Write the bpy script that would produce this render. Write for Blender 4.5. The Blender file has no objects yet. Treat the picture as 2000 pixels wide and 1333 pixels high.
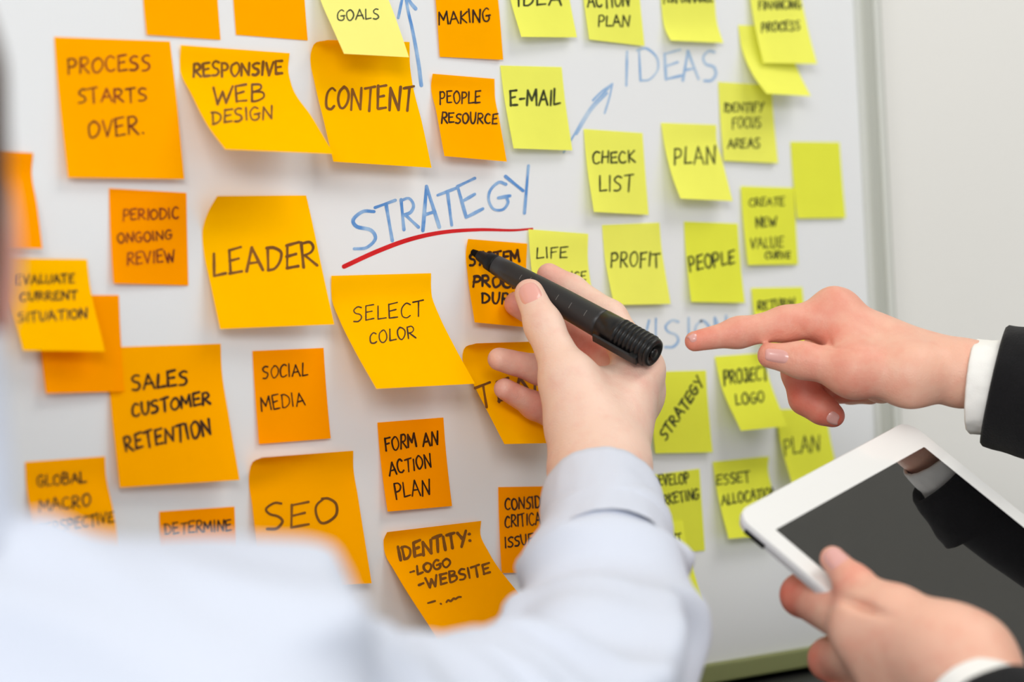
import bpy, bmesh, math, random
import numpy as np
from mathutils import Vector, Matrix, noise
import openvdb

random.seed(7)
RNG = np.random.default_rng(7)
scn = bpy.context.scene
COL = scn.collection

# ------------------------------------------------------------------ camera
F_PX, THETA, PITCH, ROLL, DIST, HCAM = 5556.0, 0.76877, 0.0045, 0.0487, 1.687, 1.42
_r0 = np.array([math.cos(THETA), -math.sin(THETA), 0.0]); _u0 = np.array([0, 0, 1.0])
_f0 = np.array([math.sin(THETA), math.cos(THETA), 0.0])
FW = math.cos(PITCH)*_f0 + math.sin(PITCH)*_u0
_u1 = -math.sin(PITCH)*_f0 + math.cos(PITCH)*_u0
RT = math.cos(ROLL)*_r0 - math.sin(ROLL)*_u1
UP = math.sin(ROLL)*_r0 + math.cos(ROLL)*_u1
CAM = np.array([0, 0, HCAM]) - DIST*FW
cam_data = bpy.data.cameras.new('camera'); cam = bpy.data.objects.new('camera', cam_data); COL.objects.link(cam)
cam_data.sensor_width = 36.0; cam_data.lens = F_PX*36.0/2000.0
cam_data.clip_start = 0.05; cam_data.clip_end = 60
cam.matrix_world = Matrix(((RT[0], UP[0], -FW[0], CAM[0]), (RT[1], UP[1], -FW[1], CAM[1]), (RT[2], UP[2], -FW[2], CAM[2]), (0, 0, 0, 1)))
cam_data.dof.use_dof = True; cam_data.dof.focus_distance = 1.632; cam_data.dof.aperture_fstop = 4.2
cam_data.dof.aperture_blades = 9
scn.camera = cam

# ------------------------------------------------------------------ light, world, exposure
scn.view_settings.view_transform = 'Standard'; scn.view_settings.look = 'None'
scn.view_settings.exposure = 0.0; scn.view_settings.gamma = 1.0; scn.view_settings.use_curve_mapping = False
scn.cycles.max_bounces = 8; scn.cycles.diffuse_bounces = 4; scn.cycles.glossy_bounces = 4; scn.cycles.transmission_bounces = 4
scn.cycles.use_denoising = True; scn.cycles.sample_clamp_indirect = 8
world = bpy.data.worlds.new('world'); scn.world = world; world.use_nodes = True
world.node_tree.nodes['Background'].inputs['Color'].default_value = (0.93, 0.97, 1.0, 1)
world.node_tree.nodes['Background'].inputs['Strength'].default_value = 0.74

def area(name, loc, target, size, power, color):
    l = bpy.data.lights.new(name, 'AREA'); l.shape = 'RECTANGLE'; l.size, l.size_y = size; l.energy = power; l.color = color
    o = bpy.data.objects.new(name, l); COL.objects.link(o); o.location = loc
    o.rotation_euler = (Vector(target)-Vector(loc)).to_track_quat('-Z', 'Y').to_euler()
    return o
area('window_light', (-2.5, -2.5, 2.75), (0.0, 0.0, 1.35), (1.8, 1.4), 92, (1.0, 0.985, 0.96))
area('ceiling_light', (0.5, -0.9, 2.72), (0.3, -0.5, 1.2), (1.2, 0.6), 11, (1.0, 0.97, 0.92))

# ------------------------------------------------------------------ helpers
def P3(px, py, z):
    """point at pixel-measured direction and metric distance z in front of the lens"""
    return CAM + z*(FW + (px-1000)/F_PX*RT - (py-666.5)/F_PX*UP)
def ray(px, py):
    return FW + (px-1000)/F_PX*RT - (py-666.5)/F_PX*UP
def on_board(px, py, lift=0.0):
    d = ray(px, py); t = (-lift - CAM[1])/d[1]
    return CAM + t*d
def to_px(P):
    q = np.asarray(P) - CAM; z = q @ FW
    return np.stack([1000 + F_PX*(q @ RT)/z, 666.5 - F_PX*(q @ UP)/z], -1)
def cv(x, y, z):
    return x*RT + y*UP + z*FW

def lin(c):
    c = c/255.0
    return c/12.92 if c <= 0.04045 else ((c+0.055)/1.055)**2.4
def rgb(r, g, b): return (lin(r), lin(g), lin(b), 1)

MATS = {}
def mat(name, color, rough=0.5, spec=0.5, metal=0.0, noise_scale=None, noise_amt=0.06, bump=0.0, bump_scale=200, sss=0.0, coat=0.0, sheen=0.0):
    if name in MATS: return MATS[name]
    m = bpy.data.materials.new(name); m.use_nodes = True; nt = m.node_tree; b = nt.nodes['Principled BSDF']
    b.inputs['Base Color'].default_value = color; b.inputs['Roughness'].default_value = rough
    b.inputs['Specular IOR Level'].default_value = spec; b.inputs['Metallic'].default_value = metal
    b.inputs['Coat Weight'].default_value = coat; b.inputs['Sheen Weight'].default_value = sheen
    tc = nt.nodes.new('ShaderNodeTexCoord')
    if noise_scale:
        n = nt.nodes.new('ShaderNodeTexNoise'); n.inputs['Scale'].default_value = noise_scale; n.inputs['Detail'].default_value = 4
        nt.links.new(tc.outputs['Object'], n.inputs['Vector'])
        mx = nt.nodes.new('ShaderNodeMix'); mx.data_type = 'RGBA'
        mx.inputs[6].default_value = tuple(max(0, c*(1-noise_amt)) for c in color[:3])+(1,)
        mx.inputs[7].default_value = tuple(min(1, c*(1+noise_amt)) for c in color[:3])+(1,)
        nt.links.new(n.outputs['Fac'], mx.inputs[0]); nt.links.new(mx.outputs[2], b.inputs['Base Color'])
    if bump:
        n2 = nt.nodes.new('ShaderNodeTexNoise'); n2.inputs['Scale'].default_value = bump_scale; n2.inputs['Detail'].default_value = 3
        nt.links.new(tc.outputs['Object'], n2.inputs['Vector'])
        bp = nt.nodes.new('ShaderNodeBump'); bp.inputs['Strength'].default_value = bump; bp.inputs['Distance'].default_value = 0.001
        nt.links.new(n2.outputs['Fac'], bp.inputs['Height']); nt.links.new(bp.outputs['Normal'], b.inputs['Normal'])
    MATS[name] = m; return m

def paper(name, color, translucent=0.22):
    m = bpy.data.materials.new(name); m.use_nodes = True; nt = m.node_tree; nt.nodes.clear()
    out = nt.nodes.new('ShaderNodeOutputMaterial'); d = nt.nodes.new('ShaderNodeBsdfDiffuse'); t = nt.nodes.new('ShaderNodeBsdfTranslucent')
    mx = nt.nodes.new('ShaderNodeMixShader'); mx.inputs[0].default_value = translucent
    tc = nt.nodes.new('ShaderNodeTexCoord'); n = nt.nodes.new('ShaderNodeTexNoise'); n.inputs['Scale'].default_value = 60; n.inputs['Detail'].default_value = 5
    nt.links.new(tc.outputs['Object'], n.inputs['Vector'])
    c = nt.nodes.new('ShaderNodeMix'); c.data_type = 'RGBA'
    c.inputs[6].default_value = tuple(x*0.97 for x in color[:3])+(1,); c.inputs[7].default_value = tuple(x*1.03 for x in color[:3])+(1,)
    nt.links.new(n.outputs['Fac'], c.inputs[0])
    nt.links.new(c.outputs[2], d.inputs['Color']); nt.links.new(c.outputs[2], t.inputs['Color'])
    nt.links.new(d.outputs[0], mx.inputs[1]); nt.links.new(t.outputs[0], mx.inputs[2]); nt.links.new(mx.outputs[0], out.inputs['Surface'])
    return m

def ink(name, c_dark, c_light, scale=40, contrast=(0.35, 0.65), rough=0.5):
    m = bpy.data.materials.new(name); m.use_nodes = True; nt = m.node_tree; b = nt.nodes['Principled BSDF']
    b.inputs['Roughness'].default_value = rough; b.inputs['Specular IOR Level'].default_value = 0.25
    tc = nt.nodes.new('ShaderNodeTexCoord'); n = nt.nodes.new('ShaderNodeTexNoise'); n.inputs['Scale'].default_value = scale; n.inputs['Detail'].default_value = 3
    r = nt.nodes.new('ShaderNodeValToRGB'); r.color_ramp.elements[0].position = contrast[0]; r.color_ramp.elements[1].position = contrast[1]
    r.color_ramp.elements[0].color = c_dark; r.color_ramp.elements[1].color = c_light
    nt.links.new(tc.outputs['Object'], n.inputs['Vector']); nt.links.new(n.outputs['Fac'], r.inputs['Fac']); nt.links.new(r.outputs['Color'], b.inputs['Base Color'])
    return m

def skin(name, base, flush, sss=0.12):
    m = bpy.data.materials.new(name); m.use_nodes = True; nt = m.node_tree; b = nt.nodes['Principled BSDF']
    b.inputs['Roughness'].default_value = 0.48; b.inputs['Specular IOR Level'].default_value = 0.38
    b.inputs['Subsurface Weight'].default_value = sss; b.inputs['Subsurface Radius'].default_value = (1.0, 0.35, 0.2); b.inputs['Subsurface Scale'].default_value = 0.006
    at = nt.nodes.new('ShaderNodeAttribute'); at.attribute_name = 'flush'
    tc = nt.nodes.new('ShaderNodeTexCoord'); n = nt.nodes.new('ShaderNodeTexNoise'); n.inputs['Scale'].default_value = 95; n.inputs['Detail'].default_value = 6
    nt.links.new(tc.outputs['Object'], n.inputs['Vector'])
    mr = nt.nodes.new('ShaderNodeMapRange'); mr.inputs[1].default_value = 0.3; mr.inputs[2].default_value = 0.7; mr.inputs[3].default_value = -0.16; mr.inputs[4].default_value = 0.16
    nt.links.new(n.outputs['Fac'], mr.inputs[0])
    ad = nt.nodes.new('ShaderNodeMath'); ad.operation = 'ADD'; ad.use_clamp = True
    nt.links.new(at.outputs['Fac'], ad.inputs[0]); nt.links.new(mr.outputs[0], ad.inputs[1])
    mx = nt.nodes.new('ShaderNodeMix'); mx.data_type = 'RGBA'; mx.inputs[6].default_value = base; mx.inputs[7].default_value = flush
    nt.links.new(ad.outputs[0], mx.inputs[0]); nt.links.new(mx.outputs[2], b.inputs['Base Color'])
    # fine skin relief: pores and crossing lines
    v = nt.nodes.new('ShaderNodeTexVoronoi'); v.inputs['Scale'].default_value = 900; nt.links.new(tc.outputs['Object'], v.inputs['Vector'])
    n2 = nt.nodes.new('ShaderNodeTexNoise'); n2.inputs['Scale'].default_value = 260; n2.inputs['Detail'].default_value = 4; nt.links.new(tc.outputs['Object'], n2.inputs['Vector'])
    a2 = nt.nodes.new('ShaderNodeMath'); a2.operation = 'MULTIPLY_ADD'; a2.inputs[1].default_value = 0.4
    nt.links.new(v.outputs['Distance'], a2.inputs[0]); nt.links.new(n2.outputs['Fac'], a2.inputs[2])
    bp = nt.nodes.new('ShaderNodeBump'); bp.inputs['Strength'].default_value = 0.28; bp.inputs['Distance'].default_value = 0.0009
    nt.links.new(a2.outputs[0], bp.inputs['Height']); nt.links.new(bp.outputs['Normal'], b.inputs['Normal'])
    return m

def cloth(name, color, rough=0.85, weave=1600, strength=0.25, noise_amt=0.03, sheen=0.0):
    m = bpy.data.materials.new(name); m.use_nodes = True; nt = m.node_tree; b = nt.nodes['Principled BSDF']
    b.inputs['Roughness'].default_value = rough; b.inputs['Specular IOR Level'].default_value = 0.15; b.inputs['Sheen Weight'].default_value = sheen
    tc = nt.nodes.new('ShaderNodeTexCoord'); w = nt.nodes.new('ShaderNodeTexNoise'); w.inputs['Scale'].default_value = weave; w.inputs['Detail'].default_value = 2
    nt.links.new(tc.outputs['Object'], w.inputs['Vector'])
    c = nt.nodes.new('ShaderNodeMix'); c.data_type = 'RGBA'
    c.inputs[6].default_value = tuple(x*(1-noise_amt) for x in color[:3])+(1,); c.inputs[7].default_value = tuple(min(1, x*(1+noise_amt)) for x in color[:3])+(1,)
    nt.links.new(w.outputs['Fac'], c.inputs[0]); nt.links.new(c.outputs[2], b.inputs['Base Color'])
    bp = nt.nodes.new('ShaderNodeBump'); bp.inputs['Strength'].default_value = strength; bp.inputs['Distance'].default_value = 0.0008
    nt.links.new(w.outputs['Fac'], bp.inputs['Height']); nt.links.new(bp.outputs['Normal'], b.inputs['Normal'])
    return m

def obj(name, verts, faces, m, parent=None, smooth=True):
    me = bpy.data.meshes.new(name); me.from_pydata([tuple(map(float, v)) for v in verts], [], [tuple(map(int, f)) for f in faces]); me.update()
    if smooth: me.polygons.foreach_set('use_smooth', [True]*len(me.polygons))
    me.materials.append(m)
    o = bpy.data.objects.new(name, me); COL.objects.link(o)
    if parent is not None:
        o.parent = parent; o.matrix_parent_inverse = parent.matrix_basis.inverted()
    return o
def bm_obj(name, bm, m, parent=None, smooth=False):
    me = bpy.data.meshes.new(name); bm.to_mesh(me); bm.free(); me.materials.append(m)
    if smooth: me.polygons.foreach_set('use_smooth', [True]*len(me.polygons))
    o = bpy.data.objects.new(name, me); COL.objects.link(o)
    if parent is not None:
        o.parent = parent; o.matrix_parent_inverse = parent.matrix_basis.inverted()
    return o
def box(name, lo, hi, m, parent=None, bevel=0.0, M=None):
    bm = bmesh.new(); bmesh.ops.create_cube(bm, size=1)
    for v in bm.verts: v.co = Vector([lo[i] + (v.co[i]+0.5)*(hi[i]-lo[i]) for i in range(3)])
    if bevel: bmesh.ops.bevel(bm, geom=bm.edges[:], offset=bevel, segments=3, affect='EDGES', profile=0.6)
    if M is not None: bm.transform(M)
    bmesh.ops.recalc_face_normals(bm, faces=bm.faces)
    return bm_obj(name, bm, m, parent, smooth=False)
def tag(o, label=None, cat=None, group=None, kind=None):
    if label: o['label'] = label
    if cat: o['category'] = cat
    if group: o['group'] = group
    if kind: o['kind'] = kind
    return o

# ------------------------------------------------------------------ room
m_wall = mat('wall_paint', rgb(236, 235, 231), 0.85, 0.2, noise_scale=3, noise_amt=0.012, bump=0.08, bump_scale=300)
m_board = mat('whiteboard_enamel', rgb(236, 238, 240), 0.22, 0.5, noise_scale=2.5, noise_amt=0.008)
m_alu = mat('frame_aluminium', rgb(192, 194, 185), 0.45, 0.5, 0.2)
m_olive = mat('frame_lower_olive', rgb(142, 148, 96), 0.5, 0.4)
m_lip = mat('frame_lip_white', rgb(214, 216, 210), 0.35, 0.5)
m_black = mat('black_lacquer', rgb(26, 26, 28), 0.5, 0.3)
m_floor = mat('floor_grey', rgb(150, 146, 140), 0.6, 0.3, noise_scale=6, noise_amt=0.08)
m_ceil = mat('ceiling_white', rgb(214, 212, 206), 0.9, 0.1)

def structure(name, lo, hi, m):
    o = box(name, lo, hi, m); o['kind'] = 'structure'; return o
structure('wall_back', (-2.6, 0.030, 0.0), (2.6, 0.15, 2.8), m_wall)
structure('wall_right', (2.6, -2.6, 0.0), (2.72, 0.15, 2.8), m_wall)
structure('floor', (-2.6, -2.6, -0.1), (2.72, 0.15, 0.0), m_floor)
structure('ceiling', (-2.6, -2.6, 2.8), (2.72, 0.15, 2.9), m_ceil)

# whiteboard: extents measured in the photograph
xr = on_board(1685, 300)[0]; zb = on_board(1475, 1281)[2]
xl, zt = xr-1.80, zb+1.20
board = box('whiteboard', (xl, 0.0, zb), (xr, 0.018, zt), m_board)
tag(board, 'large white marker board in a slim grey metal frame, covered with sticky notes', 'whiteboard')
FWD = 0.022
box('frame_rail', (xr+0.002, -0.004, zb-0.0125), (xr+0.013, 0.029, zt+0.02), m_alu, board, 0.0012)
box('frame_rail', (xr+0.013, -0.0065, zb-0.0125), (xr+0.018, 0.029, zt+0.02), m_lip, board, 0.001)
box('frame_rail', (xr+0.018, -0.003, zb-0.0125), (xr+0.024, 0.029, zt+0.02), m_alu, board, 0.001)
box('frame_lip', (xr-0.002, -0.003, zb), (xr+0.002, 0.018, zt), m_lip, board, 0.0006)
box('frame_rail', (xl-0.022, -0.006, zb-0.0125), (xl, 0.029, zt+0.02), m_alu, board, 0.002)
box('frame_rail', (xl, -0.006, zt), (xr, 0.029, zt+0.02), m_alu, board, 0.002)
b = box('frame_rail', (xl, -0.006, zb-0.0125), (xr, 0.029, zb), m_olive, board, 0.002); b['label'] = 'olive grey bottom rail'

# black sideboard below the board
sb_top = zb-0.016
side = box('sideboard', (-0.95, -0.14, sb_top-0.03), (0.62, 0.028, sb_top), m_black, None, 0.004)
tag(side, 'black sideboard standing against the wall right below the whiteboard', 'sideboard')
box('cabinet_body', (-0.93, -0.125, 0.06), (0.60, 0.026, sb_top-0.03), m_black, side, 0.003)
for i in range(3):
    x0 = -0.925+i*0.51
    d = box('door', (x0, -0.14, 0.08), (x0+0.50, -0.1252, sb_top-0.04), m_black, side, 0.002)
    box('handle', (x0+0.45, -0.155, 0.60), (x0+0.46, -0.1402, 0.76), m_alu, d, 0.002)
for x0 in (-0.88, 0.51):
    for y0 in (-0.11, -0.02):
        box('leg', (x0, y0, 0.0), (x0+0.04, y0+0.035, 0.061), m_black, side)

# ------------------------------------------------------------------ handwriting
GL = {
'A': (8, ['l0,0 4,10 8,0', 'l1.6,3.6 6.6,3.8']), 'B': (7, ['l0.6,0 0.8,10', 'c0.8,10 5,9.6 5.2,7 1,5.4', 'c1,5.4 6,5 6.4,1.6 3.4,0 0.6,0']),
'C': (7, ['c6.6,8.8 4,10 1.2,7.6 0.4,4 1.6,0.9 4.4,0 6.6,1.2']), 'D': (7.4, ['l0.6,0 0.9,10', 'c0.2,9.6 3.6,9.8 6.8,7 6.6,3 3.6,0.3 0.6,0']),
'E': (6.4, ['l0.8,9.8 0.4,0.2', 'l0.8,9.8 6.4,10.4', 'l0.6,5.2 5,5.8', 'l0.4,0.2 6,0.6']), 'F': (6.2, ['l0.8,9.8 0.4,-0.4', 'l0.8,9.8 6.2,10.3', 'l0.6,5.2 4.8,5.8']),
'G': (7.6, ['c6.6,9 4.2,10 1.2,7.6 0.4,4 1.8,0.6 4.8,0 6.8,2 6.4,4.4', 'l3.8,4.4 7.6,4.7']), 'H': (7, ['l0.6,10 0.4,0', 'l6.4,10 6.4,0', 'l0.4,5 6.4,5.4']),
'I': (2, ['l1,10 0.8,0']), 'J': (5.4, ['c4.6,10 4.8,4 4,0.6 2,-0.2 0.4,1.6', 'l1.8,10 5.4,10.2']), 'K': (7, ['l0.8,10 0.5,0', 'l6.4,9.6 0.8,4.8 6.6,0']),
'L': (6, ['l1,10 0.4,0.2 6,0.8']), 'M': (9, ['l0,0 0.8,10 4.4,3.4 8,10.2 8.6,0']), 'N': (7.6, ['l0.2,0 0.8,10 6.6,0.2 7.4,10.4']),
'O': (7.6, ['c3.8,10 0.9,8 0.3,4.4 1.8,0.6 4.2,0 7,3 7.2,7 5,9.8 3,9.8']), 'P': (6.4, ['l0.5,-0.6 0.9,10', 'c0.9,9.8 4.4,10 6.2,7.6 4.6,5 0.8,4.2']),
'R': (7, ['l0.4,0 0.8,10', 'c0.8,9.8 4.4,10 6,7.6 4.4,5.4 0.8,4.8', 'l1.8,4.9 6.8,0']), 'S': (6.4, ['c6,9.4 3.6,10 1,8.2 1.8,6 4.8,4.6 5.6,2.2 3.4,0.2 0.4,0.4']),
'T': (7.2, ['l0,9.6 7.2,10.4', 'l3.8,9.8 3.4,-0.6']), 'U': (7, ['c0.4,10 0.6,4 1.8,0.4 4.2,0.2 6,4 6.6,10']), 'V': (7, ['l0.2,10 3,0 6.8,10.4']),
'W': (10, ['l0,10 2.6,0 4.8,7.4 7,0 10,10.4']), 'X': (7, ['l0.4,10 6.6,0', 'l6.6,10 0.4,0']), 'Y': (7, ['l0,10 3.6,5', 'l7,10.6 2.4,-0.6']),
'-': (5, ['l0.6,4.6 4.6,5']), '.': (2, ['l0.8,0.4 1.1,0.1']), ':': (2.4, ['l1,2.4 1.3,2.2', 'l1,7.4 1.3,7.2']), ' ': (4, []),
'~': (9, ['c0,1 1.4,3 2.6,1 4,3.4 5.4,2 7,4 8.6,3.4']),
}
def catmull(pts, n=6, closed=False):
    pts = np.asarray(pts, float); out = []
    P = np.vstack([2*pts[0]-pts[1], pts, 2*pts[-1]-pts[-2]])
    for i in range(1, len(P)-2):
        for k in range(n):
            t = k/n; a, b, c, d = P[i-1], P[i], P[i+1], P[i+2]
            out.append(0.5*((2*b)+(c-a)*t+(2*a-5*b+4*c-d)*t*t+(3*b-a-3*c+d)*t**3))
    out.append(pts[-1]); return np.array(out)
def strokes_for(text, a, b, h, rnd, slant=0.0, wob=1.0):
    """pen strokes of a handwritten line from a to b (baseline), letters h tall"""
    a, b = np.array(a, float), np.array(b, float); L = np.linalg.norm(b-a); e = (b-a)/L
    perp = np.array([e[1], -e[0]])
    upv = perp*0.75 + np.array([0, -1])*0.25; upv = upv + e*slant
    gap = 1.8; tot = sum(GL[c][0]+gap for c in text)-gap; k = L/tot; x = 0; out = []
    for ch in text:
        w, ss = GL[ch]; sy = h/10*(1+wob*rnd.uniform(-.07, .07)); dy = wob*rnd.uniform(-.04, .04)*h; rot = wob*rnd.uniform(-.06, .06)
        for s in ss:
            p = np.array([[float(t) for t in q.split(',')] for q in s[1:].split()])
            p = p + np.array([[rnd.uniform(-.25, .25)*wob, rnd.uniform(-.25, .25)*wob] for _ in p])
            if s[0] == 'c': p = catmull(p, 5)
            q = a + np.outer((x+p[:, 0])*k, e) + np.outer(p[:, 1]*sy+dy, upv) + np.outer(p[:, 1]*rot*sy, e)
            out.append((s[0], q))
        x += w+gap
    return out
def ribbons(strokes, width, rnd, mapper, taper=None):
    """flat pen ribbons; mapper turns (N,2) measured positions + lift into surface points"""
    V, Fc, lifts = [], [], []; lift = 0.00012
    for kind, q in strokes:
        segs = [q] if kind == 'c' else [np.array([q[i]+(q[i+1]-q[i])*t for t in np.linspace(0, 1, 5)]) for i in range(len(q)-1)]
        w0 = width*rnd.uniform(.85, 1.12)
        for sg in segs:
            lift += 0.000006
            t = np.gradient(sg, axis=0); t /= (np.linalg.norm(t, axis=1, keepdims=True)+1e-9); n = np.stack([-t[:, 1], t[:, 0]], -1)
            s = np.linspace(0, 1, len(sg)); w = w0*(1+0.12*np.sin(s*5+rnd.uniform(0, 6)))*0.5
            if taper: w = w*(taper[0]+(taper[1]-taper[0])*s)
            left, right = sg+n*w[:, None], sg-n*w[:, None]
            base = len(V)
            cap0 = [sg[0]+w[0]*(math.cos(a)*n[0]-math.sin(a)*t[0]) for a in np.linspace(0, math.pi, 6)[1:-1]]
            cap1 = [sg[-1]+w[-1]*(-math.cos(a)*n[-1]+math.sin(a)*t[-1]) for a in np.linspace(0, math.pi, 6)[1:-1]]
            N = len(sg); V += list(left)+list(right)+cap0+cap1
            for i in range(N-1): Fc.append((base+i, base+i+1, base+N+i+1, base+N+i))
            c0 = base+2*N; Fc.append((base,)+(base+N,)+tuple(c0+3-j for j in range(4)))
            Fc.append((base+N-1,)+tuple(c0+4+3-j for j in range(4))[::1]+(base+2*N-1,))
            lifts += [lift]*(len(V)-base)
    return mapper(np.array(V), np.array(lifts)), Fc

def board_mapper(V, lifts):
    return np.array([on_board(x, y, l) for (x, y), l in zip(V, lifts)])
def fix_normals(o, toward):
    me = o.data
    if len(me.polygons) and Vector(toward).dot(sum((p.normal*p.area for p in me.polygons), Vector())) < 0: me.flip_normals()

ink_blue = ink('blue_dry_marker', rgb(92, 146, 212), rgb(160, 194, 230), 75, (.40, .62), 0.4)
ink_blue_faint = ink('faint_blue_dry_marker', rgb(138, 178, 222), rgb(192, 211, 230), 55, (.35, .65), 0.4)
ink_red = ink('red_dry_marker', rgb(200, 16, 22), rgb(222, 40, 44), 30, (.3, .7), 0.3)
ink_black = ink('black_marker_ink', rgb(34, 18, 4), rgb(70, 36, 6), 70)
ink_brown = ink('brown_marker_ink', rgb(104, 64, 14), rgb(134, 84, 20), 45)
ink_green = ink('marker_ink_on_yellow', rgb(34, 40, 20), rgb(70, 76, 34), 70)
ink_red_dark = ink('red_brown_ink', rgb(90, 24, 4), rgb(158, 64, 8), 45)

rnd = random.Random(3)
def board_writing(strokes, width, m, label, name='board_writing', taper=None):
    V, Fc = ribbons(strokes, width, rnd, board_mapper, taper)
    o = obj(name, V, Fc, m, board, smooth=False); fix_normals(o, (0, -1, 0)); o['label'] = label; return o
def word(boxes):
    out = []
    for ch, x0, x1, y0, y1, dy in boxes:      # letter, left, right, top, baseline at left, baseline rise
        out += strokes_for(ch, (x0, y1), (x1, y1-dy), y1-y0-dy*0.5, rnd, 0.0, 0.5)
    return out
board_writing(word([('S', 688, 742, 411, 490, 8), ('T', 746, 787, 398, 472, 10), ('R', 787, 818, 390, 450, 5), ('A', 826, 858, 368, 451, 6),
    ('T', 863, 902, 371, 440, 9), ('E', 908, 948, 352, 427, 16), ('G', 954, 998, 357, 414, 6), ('Y', 1008, 1054, 334, 417, 16)]), 6.4, ink_blue, 'blue handwritten word STRATEGY in the middle of the board')
board_writing(word([('I', 1219, 1229, 100, 168, 0), ('D', 1248, 1290, 95, 158, 3), ('E', 1299, 1334, 101, 157, 6), ('A', 1334, 1364, 98, 158, 3), ('S', 1374, 1404, 101, 160, 4)]), 5, ink_blue_faint, 'faint blue handwritten word IDEAS')
board_writing(word([('V', 1240, 1272, 628, 684, 2), ('I', 1277, 1285, 622, 682, 0), ('S', 1297, 1330, 626, 681, 3), ('I', 1343, 1350, 622, 678, 0), ('O', 1360, 1390, 624, 676, 3), ('N', 1397, 1422, 618, 674, 2)]), 4.6, ink_blue_faint, 'faint blue handwritten word VISION')
board_writing([('c', catmull([(823, 167), (817, 120), (806, 60), (797, 20), (789, -30)])), ('c', catmull([(790, -22), (783, 10), (778, 35)])), ('c', catmull([(790, -22), (800, 2), (812, 17)]))], 6, ink_blue, 'blue arrow pointing up')
board_writing([('c', catmull([(1101, 298), (1120, 266), (1152, 213), (1196, 164)])), ('c', catmull([(1158, 196), (1176, 178), (1196, 164)])), ('c', catmull([(1196, 164), (1190, 192), (1181, 221)])), ('c', catmull([(1126, 262), (1155, 216), (1186, 182)]))], 4.4, ink_blue_faint, 'faint blue arrow pointing to IDEAS')
board_writing([('c', catmull([(672, 521), (735, 492), (800, 468), (865, 454), (935, 449), (1000, 450), (1040, 447)], 10))], 7.5, ink_red, 'red curved underline below STRATEGY', 'underline', (1.25, 0.55))

# ------------------------------------------------------------------ sticky notes
P_OR = paper('orange_note_paper', (1.14, 0.46, 0.0, 1), 0.13)
P_OD = paper('deep_orange_note_paper', (1.14, 0.375, 0.0, 1), 0.13)
P_OM = paper('amber_note_paper', (1.14, 0.57, 0.0, 1), 0.13)
P_YE = paper('yellow_note_paper', (0.95, 0.96, 0.15, 1), 0.13)
P_YG = paper('yellow_green_note_paper', (0.90, 0.93, 0.08, 1), 0.13)
P_YP = paper('pale_yellow_note_paper', (1.0, 0.95, 0.26, 1), 0.13)

def hermite(pts, ts, n):
    """smooth interpolation of 3-D points at parameters ts"""
    pts = np.asarray(pts); ts = np.asarray(ts); m = np.zeros_like(pts)
    d = (pts[1:]-pts[:-1])/(ts[1:]-ts[:-1])[:, None]
    m[0], m[-1] = d[0], d[-1]
    for i in range(1, len(pts)-1):
        w = (ts[i]-ts[i-1])/(ts[i+1]-ts[i-1]); m[i] = d[i-1]*(1-w)+d[i]*w
    out = []
    for v in n:
        i = min(max(int(np.searchsorted(ts, v))-1, 0), len(ts)-2); H = ts[i+1]-ts[i]; s = (v-ts[i])/H
        out.append((2*s**3-3*s**2+1)*pts[i]+(s**3-2*s**2+s)*H*m[i]+(-2*s**3+3*s**2)*pts[i+1]+(s**3-s**2)*H*m[i+1])
    return np.array(out)

def edge3d(poly, e, anchor, base):
    pts = []
    for (x, y) in poly:
        d = ray(x, y); den = d @ e
        t = ((anchor-CAM) @ e)/den; P = CAM+t*d
        if P[1] > -base: P = on_board(x, y, base)
        pts.append(P)
    pts = np.array(pts)
    if len(poly) == 2:                       # paper bends gently away below its glued strip
        p0, p1 = pts; out = []
        for v in (0, .25, .55, .8, 1):
            q = p0+(p1-p0)*v; lift = (-p1[1]-base)*v**1.7+base; q = q.copy(); q[1] = -max(lift, base)
            out.append(q)
        out[-1] = p1; pts = np.array(out)
    L = np.concatenate([[0], np.cumsum(np.linalg.norm(np.diff(pts, axis=0), axis=1))])
    return pts, L/L[-1]

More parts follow.
